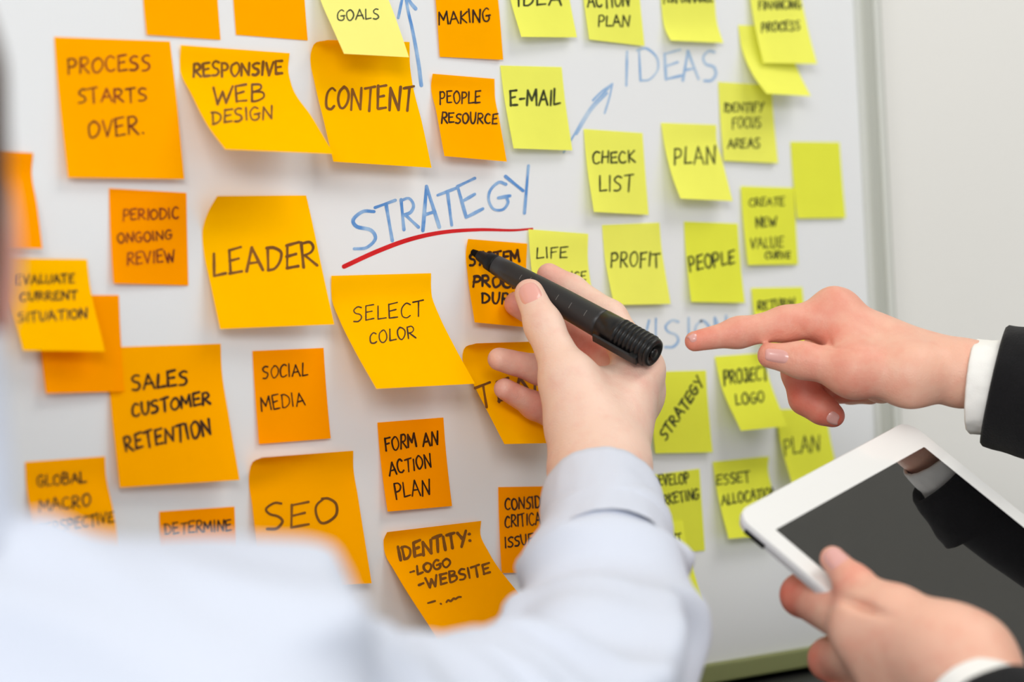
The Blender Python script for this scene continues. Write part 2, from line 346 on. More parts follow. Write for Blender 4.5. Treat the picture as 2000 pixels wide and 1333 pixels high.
NOTES = []
def note(name_label, m, left, right, texts=(), layer=0, inkm=None, group=None):
    base = 0.0005+0.0007*layer
    A, B = on_board(*left[0], base), on_board(*right[0], base); e = B-A; e[1] = 0; e /= np.linalg.norm(e)
    def anchor(poly):
        c = [on_board(x, y, base) for x, y in poly]; return min(c, key=lambda q: q @ e)
    Lp, Lt = edge3d(left, e, anchor(left), base); Rp, Rt = edge3d(right, e, anchor(right), base)
    NV, NU = 28, 12; vs = np.linspace(0, 1, NV); Lc, Rc = hermite(Lp, Lt, vs), hermite(Rp, Rt, vs)
    Lc[:, 1] = np.minimum(Lc[:, 1], -base*0.8); Rc[:, 1] = np.minimum(Rc[:, 1], -base*0.8)
    def S(u, v):
        l = np.stack([np.interp(v, vs, Lc[:, k]) for k in range(3)], -1); r = np.stack([np.interp(v, vs, Rc[:, k]) for k in range(3)], -1)
        return l+(r-l)*u[:, None]
    V = []; Fc = []
    for i in range(NV):
        for j in range(NU): V.append(Lc[i]+(Rc[i]-Lc[i])*j/(NU-1))
    for i in range(NV-1):
        for j in range(NU-1):
            a = i*NU+j; Fc.append((a, a+1, a+NU+1, a+NU))
    org = Vector(V[NU//2]); V = np.array(V)
    o = obj('sticky_note', V-np.array(org), Fc, m); o.location = org; fix_normals(o, (0, -1, 0))
    size = np.linalg.norm(B-A)
    tag(o, name_label, 'sticky note', group)
    if texts:
        g = 50; uu, vv = np.meshgrid(np.linspace(-.05, 1.05, g), np.linspace(0, 1, g)); gu, gv = uu.ravel(), vv.ravel(); gp = to_px(S(gu, gv))
        def mapper(Q, lifts):
            d2 = ((gp[None]-Q[:, None])**2).sum(-1); k = d2.argmin(1); u, v = gu[k].copy(), gv[k].copy(); h = 0.01
            for _ in range(3):
                p = to_px(S(u, v)); pu = (to_px(S(u+h, v))-p)/h; v2 = np.where(v > .5, v-h, v+h); pv = (to_px(S(u, v2))-p)/(v2-v)[:, None]
                r = Q-p; det = pu[:, 0]*pv[:, 1]-pu[:, 1]*pv[:, 0]
                u += (r[:, 0]*pv[:, 1]-r[:, 1]*pv[:, 0])/det; v += (pu[:, 0]*r[:, 1]-pu[:, 1]*r[:, 0])/det
                u = np.clip(u, -0.02, 1.02); v = np.clip(v, 0, 1)
            p = S(u, v); du = S(u+h, v)-p; v2 = np.where(v > .5, v-h, v+h); dv = (S(u, v2)-p)/(v2-v)[:, None]
            n = np.cross(du, dv); n /= np.linalg.norm(n, axis=1, keepdims=True); n *= np.where(n[:, 1] > 0, -1, 1)[:, None]
            return p+n*lifts[:, None]
        st = []; V2 = []; F2 = []
        for t in texts:
            txt, a, b, h, w = t[:5]; sl = t[5] if len(t) > 5 else 0.0
            ss = strokes_for(txt, a, b, h, rnd, sl, 1.1)
            v, f = ribbons(ss, w, rnd, mapper); off = len(V2); V2 += list(v); F2 += [tuple(x+off for x in q) for q in f]
        l = obj('lettering', np.array(V2)-np.array(org), F2, inkm or ink_black, None, smooth=False); l.parent = o; fix_normals(l, (0, -1, 0))
    NOTES.append(o); return o

GO, GY = 'orange sticky notes on the whiteboard', 'yellow sticky notes on the whiteboard'
def orange(label, m, left, right, texts=(), layer=0, inkm=None): return note(label, m, left, right, texts, layer, inkm or ink_black, GO)
def yellow(label, m, left, right, texts=(), layer=0, inkm=None): return note(label, m, left, right, texts, layer, inkm or ink_green, GY)

orange('small blank orange note cut by the top edge, above RESPONSIVE', P_OR, [(277, -122), (280, 0), (287, 68)], [(420, -116), (425, 0), (431, 78)])
orange('small blank orange note cut by the top edge, left of GOALS', P_OR, [(452, -122), (456, 0), (461, 68)], [(590, -116), (595, 0), (601, 79)])
orange('large orange note reading PROCESS STARTS OVER', P_OR, [(106, 72), (112, 150), (133, 347)], [(332, 81), (340, 150), (360, 350)],
       [('PROCESS', (132, 144), (294, 137), 29, 4), ('STARTS', (152, 202), (287, 196), 27, 4), ('OVER.', (172, 270), (282, 262), 33, 4)], 0, ink_red_dark)
orange('large bright orange note reading RESPONSIVE WEB DESIGN, curled away from the board', P_OM, [(353, 88), (352, 138), (374, 185), (405, 245), (440, 292)], [(566, 104), (563, 135), (569, 165), (610, 230), (652, 301)],
       [('RESPONSIVE', (377, 150), (552, 146), 26, 5.2), ('WEB', (416, 203), (516, 196), 30, 4.4), ('DESIGN', (414, 243), (532, 231), 24, 4)], 0, ink_brown)
orange('large orange note reading CONTENT, partly under the GOALS note', P_OM, [(640, 78), (612, 88), (606, 110), (614, 160), (632, 235), (651, 316)], [(800, 82), (801, 130), (805, 160), (825, 243), (843, 328)],
       [('CONTENT', (634, 212), (806, 216), 43, 5.4)], 0, ink_brown)
yellow('pale yellow note reading GOALS, hanging over the top of CONTENT', P_YP, [(608, -85), (612, -45), (626, 0), (650, 56), (672, 105)], [(733, -82), (740, -40), (759, 0), (780, 56), (799, 112)],
       [('GOALS', (658, 40), (741, 37), 19, 2.8)], 1)
orange('small orange note reading MAKING at the top edge', P_OR, [(845, -60), (851, 0), (859, 111)], [(966, -56), (973, 0), (983, 117)], [('MAKING', (858, 48), (957, 41), 24, 3.4)])
orange('small orange note reading PEOPLE RESOURCE', P_OR, [(845, 144), (842, 166), (852, 218), (868, 305)], [(966, 154), (967, 190), (975, 232), (990, 316)],
       [('PEOPLE', (859, 202), (938, 201), 22, 3.2), ('RESOURCE', (862, 240), (971, 242), 20, 3.2)])
yellow('yellow note reading E-MAIL', P_YE, [(977, 128), (984, 185), (1003, 290)], [(1097, 131), (1103, 190), (1118, 294)], [('E-MAIL', (997, 208), (1094, 205), 30, 4.2)])
yellow('yellow note reading IDEA, cut by the top edge', P_YE, [(984, -85), (995, -10), (1018, 72)], [(1103, -82), (1112, -5), (1127, 73)], [('IDEA', (1010, 12), (1096, 9), 28, 3.6)])
yellow('yellow note reading ACTION PLAN, at the top edge', P_YE, [(1133, -82), (1140, 0), (1151, 77)], [(1244, -76), (1250, 0), (1259, 90)], [('ACTION', (1148, 15), (1229, 12), 25, 3.4), ('PLAN', (1168, 51), (1229, 52), 21, 3.4)])
yellow('yellow note reading PERFORMANCE, mostly above the top edge', P_YE, [(1284, -82), (1291, 0), (1301, 62), (1310, 79)], [(1392, -78), (1396, 0), (1401, 47), (1413, 84)], [('PERFORMANCE', (1296, 5), (1392, 3), 19, 3)])
yellow('blank yellow note behind FINANCING PROCESS, curled at the bottom', P_YE, [(1442, 49), (1449, 95), (1470, 145), (1497, 183)], [(1538, 52), (1543, 95), (1562, 145), (1584, 188)])
yellow('yellow note reading FINANCING PROCESS, at the top edge', P_YE, [(1459, -68), (1466, 0), (1478, 70), (1491, 123)], [(1557, -64), (1566, 0), (1580, 65), (1596, 125)], [('FINANCING', (1482, 19), (1564, 16), 17, 2.8), ('PROCESS', (1487, 61), (1562, 59), 17, 3.4)], 2)
yellow('yellow note reading IDENTIFY FOCUS AREAS', P_YE, [(1403, 160), (1414, 314)], [(1507, 167), (1520, 319)], [('IDENTIFY', (1414, 219), (1491, 217), 17, 2.8), ('FOCUS', (1430, 251), (1486, 249), 20, 2.8), ('AREAS', (1421, 290), (1484, 288), 18, 3)])
yellow('small blank yellow note nearest the right edge of the board', P_YG, [(1544, 277), (1557, 427)], [(1640, 278), (1652, 426)])
yellow('yellow note reading CHECK LIST', P_YE, [(1140, 252), (1146, 320), (1160, 414)], [(1255, 260), (1259, 320), (1267, 420)], [('CHECK', (1157, 320), (1241, 317), 22, 3.6), ('LIST', (1170, 374), (1236, 373), 31, 3.6)])
yellow('yellow note reading PLAN, just left of IDENTIFY FOCUS AREAS', P_YE, [(1291, 240), (1299, 290), (1313, 345), (1329, 388)], [(1399, 244), (1400, 275), (1410, 312), (1431, 393)], [('PLAN', (1316, 320), (1398, 320), 31, 3.4)])
yellow('yellow note reading CREATE NEW VALUE CURVE', P_YG, [(1447, 364), (1461, 518)], [(1551, 367), (1559, 517)],
       [('CREATE', (1463, 403), (1531, 401), 15, 2.8), ('NEW', (1477, 445), (1517, 440), 18, 3.2), ('VALUE', (1466, 486), (1529, 484), 20, 2.6), ('CURVE', (1494, 505), (1543, 505), 13, 3)], 1)
yellow('yellow note reading PROFIT', P_YE, [(1176, 440), (1181, 500), (1199, 596)], [(1288, 435), (1292, 482), (1310, 594)], [('PROFIT', (1193, 522), (1290, 520), 27, 3.6)])
yellow('yellow note reading PEOPLE, between PROFIT and CREATE NEW VALUE CURVE', P_YG, [(1336, 433), (1350, 590)], [(1441, 437), (1455, 592)], [('PEOPLE', (1347, 530), (1435, 514), 26, 3.8)])
yellow('yellow note reading RETURN, half hidden by the pointing finger', P_YG, [(1467, 563), (1474, 615), (1494, 676)], [(1567, 561), (1573, 615), (1590, 674)], [('RETURN', (1480, 606), (1551, 600), 17, 3.2)])
yellow('yellow note reading PLAN, beside the tablet and behind PROJECT LOGO', P_YG, [(1516, 800), (1525, 866), (1548, 950)], [(1612, 800), (1620, 848), (1642, 948)], [('PLAN', (1533, 888), (1600, 881), 30, 3)])
yellow('yellow note reading PROJECT LOGO, below the pointing hand', P_YG, [(1396, 697), (1408, 752), (1447, 842)], [(1490, 690), (1504, 745), (1538, 833)], [('PROJECT', (1414, 751), (1500, 741), 26, 3.8), ('LOGO', (1438, 792), (1493, 785), 20, 3.4)])
yellow('yellow note reading STRATEGY, written slanting upwards', P_YG, [(1268, 727), (1280, 886)], [(1379, 724), (1392, 884)], [('STRATEGY', (1300, 862), (1374, 748), 21, 4)])
yellow('yellow note reading ESSET ALLOCATION, left of the tablet corner', P_YG, [(1392, 903), (1400, 958), (1423, 1053)], [(1502, 892), (1500, 915), (1508, 955), (1527, 1044)], [('ESSET', (1400, 948), (1465, 942), 20, 3.2), ('ALLOCATION', (1410, 988), (1517, 971), 20, 3)])
yellow('yellow note reading DEVELOP MARKETING, half hidden by the sleeve', P_YG, [(1262, 930), (1276, 1086)], [(1367, 916), (1377, 1076)], [('DEVELOP', (1276, 951), (1346, 943), 20, 3), ('MARKETING', (1270, 992), (1365, 974), 20, 3)])
yellow('narrow strip of yellow note ending in NT, curling below DEVELOP MARKETING', P_YG, [(1232, 1024), (1242, 1075), (1268, 1180)], [(1333, 1018), (1341, 1062), (1372, 1175)], [('MENT', (1284, 1062), (1331, 1057), 15, 2.8)], 2)
orange('small orange note reading SYSTEM PROCEDURE, under the marker tip', P_OR, [(914, 467), (910, 492), (913, 535), (927, 630)], [(1030, 476), (1028, 520), (1042, 641)],
       [('SYSTEM', (917, 519), (1015, 511), 21, 5), ('PROCE', (923, 559), (1015, 563), 20, 5), ('DURE', (941, 592), (1012, 594), 20, 4.6)])
yellow('yellow note reading LIFE BALANCE, behind the writing hand', P_YE, [(1032, 448), (1036, 505), (1048, 604)], [(1149, 457), (1148, 500), (1163, 607)], [('LIFE', (1048, 505), (1108, 503), 21, 2.8), ('BALANCE', (1050, 549), (1144, 547), 17, 2.6)], 1)
orange('large orange note reading TEAM, behind the fingers of the writing hand', P_OM, [(930, 671), (906, 682), (903, 700), (916, 732), (950, 800), (985, 868)], [(1088, 666), (1090, 700), (1125, 780), (1165, 864)],
       [('TEAM', (936, 797), (1082, 758), 42, 5)], 0, ink_brown)
orange('large orange note reading SELECT COLOR, bottom curled far off the board', P_OM, [(647, 539), (648, 585), (663, 625), (690, 680), (735, 760)], [(842, 534), (843, 577), (857, 615), (885, 672), (928, 750)],
       [('SELECT', (690, 629), (828, 617), 27, 2.6), ('COLOR', (722, 673), (812, 660), 22, 2.6)])
orange('large bright orange note reading LEADER, top left corner curled', P_OM, [(424, 383), (404, 420), (395, 455), (398, 492), (412, 560), (430, 643)], [(598, 382), (609, 430), (630, 530), (653, 634)], [('LEADER', (416, 540), (620, 517), 47, 5.4)], 0, ink_brown)
orange('small orange note reading PERIODIC ONGOING REVIEW', P_OD, [(213, 368), (222, 554)], [(364, 377), (368, 558)],
       [('PERIODIC', (240, 431), (349, 426), 20, 3.4), ('ONGOING', (230, 476), (336, 467), 18, 3.4), ('REVIEW', (249, 518), (342, 511), 24, 3.4)], 0, ink_red_dark)
orange('blank orange note cut by the left edge of the picture', P_OD, [(-92, 290), (-90, 350), (-70, 480)], [(65, 299), (62, 335), (72, 400), (83, 486)])
orange('blank orange note behind EVALUATE CURRENT SITUATION', P_OD, [(73, 577), (90, 769)], [(232, 577), (243, 765)], (), 1)
orange('small orange note reading EVALUATE CURRENT SITUATION', P_OM, [(13, 505), (16, 560), (45, 685)], [(170, 507), (174, 545), (205, 687)],
       [('EVALUATE', (33, 556), (145, 552), 17, 3.4), ('CURRENT', (40, 588), (151, 585), 16, 3.4), ('SITUATION', (36, 630), (171, 622), 19, 3.4)], 3)
orange('large orange note reading SALES CUSTOMER RETENTION', P_OR, [(208, 679), (215, 770), (234, 953)], [(431, 672), (433, 722), (448, 820), (468, 938)],
       [('SALES', (258, 763), (367, 752), 27, 5.4), ('CUSTOMER', (258, 814), (411, 789), 23, 5.2), ('RETENTION', (245, 882), (413, 849), 29, 5.2)], 0, ink_black)
orange('small orange note reading SOCIAL MEDIA', P_OD, [(493, 686), (506, 868)], [(632, 680), (646, 857)], [('SOCIAL', (513, 740), (601, 734), 24, 3), ('MEDIA', (511, 804), (596, 791), 26, 3)])
orange('large orange note reading SEO, top left corner curled', P_OR, [(512, 894), (492, 905), (486, 935), (492, 985), (512, 1150)], [(690, 881), (690, 912), (699, 970), (726, 1140)], [('SEO', (520, 1038), (660, 1017), 47, 5)], 0, ink_brown)
orange('small orange note reading FORM AN ACTION PLAN', P_OD, [(737, 826), (757, 1000)], [(866, 816), (883, 989)],
       [('FORM AN', (753, 881), (856, 869), 26, 3.6), ('ACTION', (761, 929), (843, 912), 24, 3.4), ('PLAN', (773, 975), (840, 966), 30, 3.4)])
orange('small orange note reading CONSIDER CRITICAL ISSUES, cut by the sleeve', P_OD, [(973, 952), (980, 1120)], [(1093, 950), (1099, 1118)],
       [('CONSIDER', (986, 997), (1082, 990), 22, 3.2), ('CRITICAL', (986, 1031), (1068, 1023), 22, 3.2), ('ISSUES', (986, 1070), (1056, 1062), 20, 3.2)])
orange('large orange note reading IDENTITY LOGO WEBSITE, curled off the board', P_OR, [(756, 1040), (749, 1056), (752, 1082), (770, 1115), (858, 1254)], [(940, 1018), (938, 1042), (955, 1080), (1013, 1160), (1050, 1208)],
       [('IDENTITY:', (780, 1095), (921, 1063), 26, 6), ('-LOGO', (802, 1127), (880, 1106), 16, 4.4), ('-WEBSITE', (819, 1153), (958, 1120), 20, 4.6), ('-.~', (835, 1187), (903, 1172), 16, 4)], 0, ink_brown)
orange('small orange note reading GLOBAL MACRO PERSPECTIVE', P_OR, [(49, 903), (52, 950), (60, 1000), (76, 1085)], [(205, 892), (207, 930), (220, 992), (234, 1078)],
       [('GLOBAL', (73, 950), (168, 944), 21, 3.6), ('MACRO', (78, 1000), (177, 989), 22, 3.4), ('PERSPECTIVE', (78, 1041), (222, 1020), 20, 3.4)])
orange('small orange note reading DETERMINE, half hidden by the shoulder', P_OD, [(311, 1000), (322, 1186)], [(458, 990), (466, 1172)], [('DETERMINE', (322, 1043), (452, 1036), 20, 3.2)])

# ------------------------------------------------------------------ soft-body modelling: signed distance fields
def smin(a, b, k):
    h = np.clip(0.5+0.5*(b-a)/k, 0, 1); return b+(a-b)*h-k*h*(1-h)
class Field:
    def __init__(self): self.groups = []; self.creases = []; self.cuts = []
    def group(self, prims, k=0.004, K=0.004): self.groups.append((prims, k, K))
    def chain(self, pts, k=0.004, K=0.003):
        """pts: (point, radius) ..."""
        self.group([(p0, p1, r0, r1) for (p0, r0), (p1, r1) in zip(pts[:-1], pts[1:])], k, K)
    def prim(self, X, pr):
        if len(pr) == 2:                      # ellipsoid: (centre, (3x3 axes rows / radii))
            c, (R, rad) = pr; q = (X-c.astype(np.float32)) @ R.T.astype(np.float32)/np.array(rad, np.float32)
            return (np.sqrt((q*q).sum(-1))-1)*min(rad)
        a, b, ra, rb = pr; a = np.asarray(a, np.float32); ba = np.asarray(b, np.float32)-a; pa = X-a
        h = np.clip((pa @ ba)/max(float(ba @ ba), 1e-9), 0, 1)
        d = pa-h[..., None]*ba
        return np.sqrt((d*d).sum(-1))-(ra+(rb-ra)*h)
    def eval(self, X):
        tot = None
        for prims, k, K in self.groups:
            g = None
            for pr in prims:
                d = self.prim(X, pr); g = d if g is None else smin(g, d, k)
            tot = g if tot is None else smin(tot, g, K)
        for p, ax, w, R, dep in self.creases:
            q = X-np.asarray(p, np.float32); s = q @ np.asarray(ax, np.float32); r2 = (q*q).sum(-1)
            tot = tot+dep*np.exp(-(s/w)**2)*np.exp(-r2/(R*R))
        return tot
    def mesh(self, h):
        lo, hi = np.full(3, 1e9), np.full(3, -1e9)
        for prims, _, _ in self.groups:
            for pr in prims:
                if len(pr) == 2: cs, r = [pr[0]], max(pr[1][1])
                else: cs, r = [pr[0], pr[1]], max(pr[2], pr[3])
                for c in cs: lo = np.minimum(lo, np.asarray(c)-r); hi = np.maximum(hi, np.asarray(c)+r)
        lo -= 4*h; hi += 4*h; n = np.ceil((hi-lo)/h).astype(int)
        out = np.empty(n, np.float32); ys = (lo[1]+h*np.arange(n[1])).astype(np.float32); zs = (lo[2]+h*np.arange(n[2])).astype(np.float32)
        YY, ZZ = np.meshgrid(ys, zs, indexing='ij')
        for i0 in range(0, n[0], 16):
            i1 = min(n[0], i0+16); X = np.empty((i1-i0, n[1], n[2], 3), np.float32)
            X[..., 0] = (lo[0]+h*np.arange(i0, i1))[:, None, None]; X[..., 1] = YY; X[..., 2] = ZZ
            out[i0:i1] = self.eval(X)
        out = np.clip(out, -4*h, 4*h)/h
        g = openvdb.FloatGrid(4.0); g.copyFromArray(out); pts, tris, quads = g.convertToPolygons(isovalue=0.0, adaptivity=0.0)
        V = np.asarray(pts, float)*h+lo; quads = np.asarray(quads).astype(np.int64)
        if len(tris): quads = np.vstack([quads, np.hstack([tris, tris[:, :1]]).astype(np.int64)]) if False else quads
        used = np.unique(quads); mp = np.full(len(V), -1); mp[used] = np.arange(len(used)); V = V[used]; quads = mp[quads]
        return V, quads[:, ::-1] if self._flip(V, quads) else quads
    def _flip(self, V, Q):
        k = Q[:: max(1, len(Q)//500)]; c = V[k].mean(1); n = np.cross(V[k[:, 1]]-V[k[:, 0]], V[k[:, 2]]-V[k[:, 0]]); n /= np.linalg.norm(n, axis=1, keepdims=True)+1e-12
        d = self.eval((c+n*0.001).astype(np.float32))-self.eval((c-n*0.001).astype(np.float32)); return d.mean() < 0

def ellip(c, rx, ry, rz, R=None):
    return (np.asarray(c, float), (np.eye(3) if R is None else R, (rx, ry, rz)))
def join_meshes(parts):
    V, Q, off = [], [], 0
    for v, q in parts: V.append(v); Q.append(q+off); off += len(v)
    return np.vstack(V), np.vstack(Q)
def big_obj(name, V, Q, m, parent=None):
    me = bpy.data.meshes.new(name); me.vertices.add(len(V)); me.vertices.foreach_set('co', np.asarray(V, np.float32).ravel())
    me.loops.add(Q.size); me.loops.foreach_set('vertex_index', Q.astype(np.int32).ravel())
    me.polygons.add(len(Q)); me.polygons.foreach_set('loop_start', (np.arange(len(Q))*Q.shape[1]).astype(np.int32)); me.polygons.foreach_set('loop_total', np.full(len(Q), Q.shape[1], np.int32))
    me.update(calc_edges=True); me.validate(); me.polygons.foreach_set('use_smooth', [True]*len(me.polygons)); me.materials.append(m)
    o = bpy.data.objects.new(name, me); COL.objects.link(o)
    if parent is not None: o.parent = parent; o.matrix_parent_inverse = parent.matrix_basis.inverted()
    return o
def flush_attr(o, V, spots):
    f = np.zeros(len(V))
    for p, r, a in spots: f = np.maximum(f, a*np.exp(-((V-np.asarray(p))**2).sum(1)/(r*r)))
    at = o.data.attributes.new('flush', 'FLOAT', 'POINT'); at.data.foreach_set('value', f.astype(np.float32))
def relax(V, Q, it=2, lam=0.5):
    for _ in range(it):
        s = np.zeros_like(V); c = np.zeros(len(V))
        for a in range(4):
            b = (a+1) % 4; np.add.at(s, Q[:, a], V[Q[:, b]]); np.add.at(s, Q[:, b], V[Q[:, a]]); np.add.at(c, Q[:, a], 1); np.add.at(c, Q[:, b], 1)
        V = V*(1-lam)+lam*s/np.maximum(c, 1)[:, None]
    return V

def nail(field, c, along, out, w, l, m, parent, thick=0.0005):
    """a curved nail plate laid on the fingertip surface"""
    along = along/np.linalg.norm(along); out = out-(out @ along)*along; out /= np.linalg.norm(out); side = np.cross(along, out)
    n = 11; V = []; ok = []
    for i in range(n):
        for j in range(n):
            a, b = -1+2*i/(n-1), -1+2*j/(n-1)
            k = 1-0.20*abs(a)**3; s = b*k; t = a*(1-0.16*b*b)
            p = c+along*t*l/2+side*s*w/2+out*(0.003-0.004*s*s); G = out
            for _ in range(8):                     # settle on the surface of the fingertip
                q = np.array([p]+[p+dv*0.0008 for dv in np.eye(3)]+[p-dv*0.0008 for dv in np.eye(3)], np.float32)
                f = field.eval(q).astype(float); G = f[1:4]-f[4:7]; G /= np.linalg.norm(G)+1e-9; p = p-G*f[0]*0.9
            edge = max(abs(a), abs(b)); V.append(p+G*(thick*(1-edge**6)-0.00015*edge**6+0.0001))
    Fc = [(i*n+j, i*n+j+1, (i+1)*n+j+1, (i+1)*n+j) for i in range(n-1) for j in range(n-1)]
    o = obj('fingernail', V, Fc, m, parent); fix_normals(o, tuple(out)); return o

def loft(rings, closed_ends=(False, False)):
    n = len(rings[0]); V = [p for r in rings for p in r]; Fc = []
    for i in range(len(rings)-1):
        for j in range(n):
            k = (j+1) % n; Fc.append((i*n+j, i*n+k, (i+1)*n+k, (i+1)*n+j))
    if closed_ends[0]: Fc.append(tuple(range(n))[::-1])
    if closed_ends[1]: Fc.append(tuple((len(rings)-1)*n+j for j in range(n)))
    return V, Fc
def ring(c, ax, rx, ry, up, n=64, fn=None):
    ax = ax/np.linalg.norm(ax); x = np.cross(up, ax); x /= np.linalg.norm(x); y = np.cross(ax, x)
    out = []
    for j in range(n):
        a = 2*math.pi*j/n; k = 1.0+(fn(a) if fn else 0); out.append(c+x*rx*k*math.cos(a)+y*ry*k*math.sin(a))
    return out
def tube_part(name, c0, c1, r0, r1, up, m, parent, thick=0.0015, fold=0.012, n=72, steps=14, seed=0.0, ends=None, flat=1.0):
    """a cloth tube with real thickness and small gathers, opening at c0"""
    ax = np.asarray(c1)-np.asarray(c0); rings = []
    if ends is None: ends = ax
    def f(s, amp):
        return lambda a: amp*noise.noise(Vector((math.cos(a)*2.1, math.sin(a)*2.1, s*2.6+seed)))+amp*0.5*noise.noise(Vector((math.cos(a)*6, math.sin(a)*6, s*5+seed)))
    for i in range(steps+1):
        s = i/steps; c = c0+ax*s; d = ends*(1-s)+ax/np.linalg.norm(ax)*np.linalg.norm(ends)*s; r = r0+(r1-r0)*s; rings.append(ring(c, d, r, r*flat, up, n, f(s, fold)))
    inner = []
    for i in range(5):
        s = i/steps; c = c0+ax*s; d = ends*(1-s)+ax/np.linalg.norm(ax)*np.linalg.norm(ends)*s; r = r0+(r1-r0)*s-thick; inner.append(ring(c, d, r, r*flat, up, n, f(s, fold)))
    lip = ring(c0-ends/np.linalg.norm(ends)*thick*0.5, ends, r0-thick*0.5, (r0-thick*0.5)*flat, up, n, f(0, fold))
    V, Fc = loft(inner[::-1]+[lip]+rings)
    o = obj(name, V, Fc, m, parent); bm = bmesh.new(); bm.from_mesh(o.data); bmesh.ops.recalc_face_normals(bm, faces=bm.faces); bm.to_mesh(o.data); bm.free(); return o
def displace(V, Q, fn):
    e1 = V[Q[:, 2]]-V[Q[:, 0]]; e2 = V[Q[:, 3]]-V[Q[:, 1]]; fnm = np.cross(e1, e2); N = np.zeros_like(V)
    for a in range(4): np.add.at(N, Q[:, a], fnm)
    N /= np.linalg.norm(N, axis=1, keepdims=True)+1e-12
    return V+N*fn(V)[:, None]
def fold_fn(A, B, amp, freq, seed):
    """diagonal fabric folds running round the limb A-B"""
    A, B = np.asarray(A), np.asarray(B); ax = (B-A)/np.linalg.norm(B-A)
    def fn(V):
        out = np.empty(len(V))
        for i, p in enumerate(V):
            s = (p-A) @ ax; q = Vector((p[0]*5+seed, p[1]*5, p[2]*5)); w = noise.noise(q)
            r = abs(noise.noise(Vector((s*freq+w*1.2, w*2+p[2]*7, seed+p[0]*7))))
            out[i] = amp*(0.42-2.2*r)+amp*0.4*w
        return out
    return fn

# ------------------------------------------------------------------ materials of people
sk_man = skin('fair_skin', rgb(240, 205, 186), rgb(224, 132, 118))
sk_wom = skin('rosy_skin', rgb(234, 182, 158), rgb(222, 112, 92))
m_nail = mat('fingernail', rgb(234, 172, 160), 0.25, 0.5, noise_scale=60, noise_amt=0.03, coat=0.3)
m_nail_w = mat('fingernail_rosy', rgb(226, 168, 160), 0.25, 0.5, noise_scale=60, noise_amt=0.03, coat=0.4)
m_shirt = cloth('pale_blue_shirting', rgb(215, 221, 235), 0.9)
m_cuffw = cloth('white_shirting', rgb(243, 242, 238), 0.85)
m_jacket = cloth('black_suiting', rgb(22, 22, 24), 0.9, 1100, 0.6, 0.35, 0.08)
m_hair = mat('brown_hair', rgb(70, 46, 32), 0.55, 0.4, noise_scale=120, noise_amt=0.4, bump=0.6, bump_scale=300)
m_hair2 = mat('dark_hair', rgb(40, 28, 22), 0.5, 0.4, noise_scale=120, noise_amt=0.4, bump=0.6, bump_scale=300)
m_eye = mat('eye', rgb(235, 232, 228), 0.15, 0.5)

def P(px, py, z): return P3(px, py, z)

def head_field(fl, c, fwd, up):
    """head of about 230 mm with brow, nose, lips, chin, ears; centre c, looking along fwd"""
    fwd = fwd/np.linalg.norm(fwd); s = np.cross(fwd, up); s /= np.linalg.norm(s); u = np.cross(s, fwd); R = np.stack([s, fwd, u])
    g = lambda x, y, z: c+s*x+fwd*y+u*z
    fl.group([ellip(g(0, -.010, .030), .074, .092, .085, R), ellip(g(0, .020, -.035), .058, .070, .078, R), (g(-.02, .068, -.095), g(.02, .068, -.095), .017, .017),
              (g(0, .088, .012), g(0, .106, -.030), .008, .013), (g(-.012, .094, -.034), g(.012, .094, -.034), .010, .010),
              (g(-.020, .082, -.062), g(.020, .082, -.062), .010, .010), (g(-.038, .078, .020), g(.038, .078, .020), .012, .012)], 0.012, 0.01)
    for k in (-1, 1):
        fl.group([ellip(g(k*.077, -.010, -.012), .008, .020, .033, R)], 0.004, 0.006)
    return g
def eyes_hair(g, parent, mh, long=False):
    f = Field()
    s = g(1, 0, 0)-g(0, 0, 0); y = g(0, 1, 0)-g(0, 0, 0); u = g(0, 0, 1)-g(0, 0, 0); R = np.stack([s, y, u])
    f.group([ellip(g(0, -.022, .042), .080, .090, .084, R), ellip(g(0, -.050, -.01), .074, .066, .085, R)], 0.02)
    if long: f.group([(g(0, -.085, .0), g(0, -.10, -.16), .055, .04)], 0.01, 0.03)
    if long:
        for k in (-1, 1): f.group([(g(k*.070, .012, .075), g(k*.082, -.012, -.04), .018, .018), (g(k*.082, -.012, -.04), g(k*.065, -.05, -.13), .018, .014)], 0.01, 0.02)
    V, Q = f.mesh(0.004)
    def locks(V):
        out = np.empty(len(V))
        for i, p in enumerate(V):
            q = p-g(0, -.02, .12); out[i] = .0045*noise.noise(Vector((math.atan2(q[1], q[0])*9, q[2]*9, 3)))+.002*noise.noise(Vector((p[0]*160, p[1]*160, p[2]*30)))
        return out
    V = displace(V, Q, locks); big_obj('hair', V, Q, mh, parent)
    for k in (-1, 1):
        bm = bmesh.new(); bmesh.ops.create_uvsphere(bm, u_segments=16, v_segments=10, radius=0.0115)
        c = g(k*.030, .071, -.004); bm.transform(Matrix.Translation(Vector(c))); e = bm_obj('eye', bm, m_eye, parent, True)
        bm = bmesh.new(); bmesh.ops.create_uvsphere(bm, u_segments=16, v_segments=10, radius=0.0055)
        bm.transform(Matrix.Translation(Vector(g(k*.030, .0792, -.004)))); bm_obj('iris', bm, m_hair2, e, True)

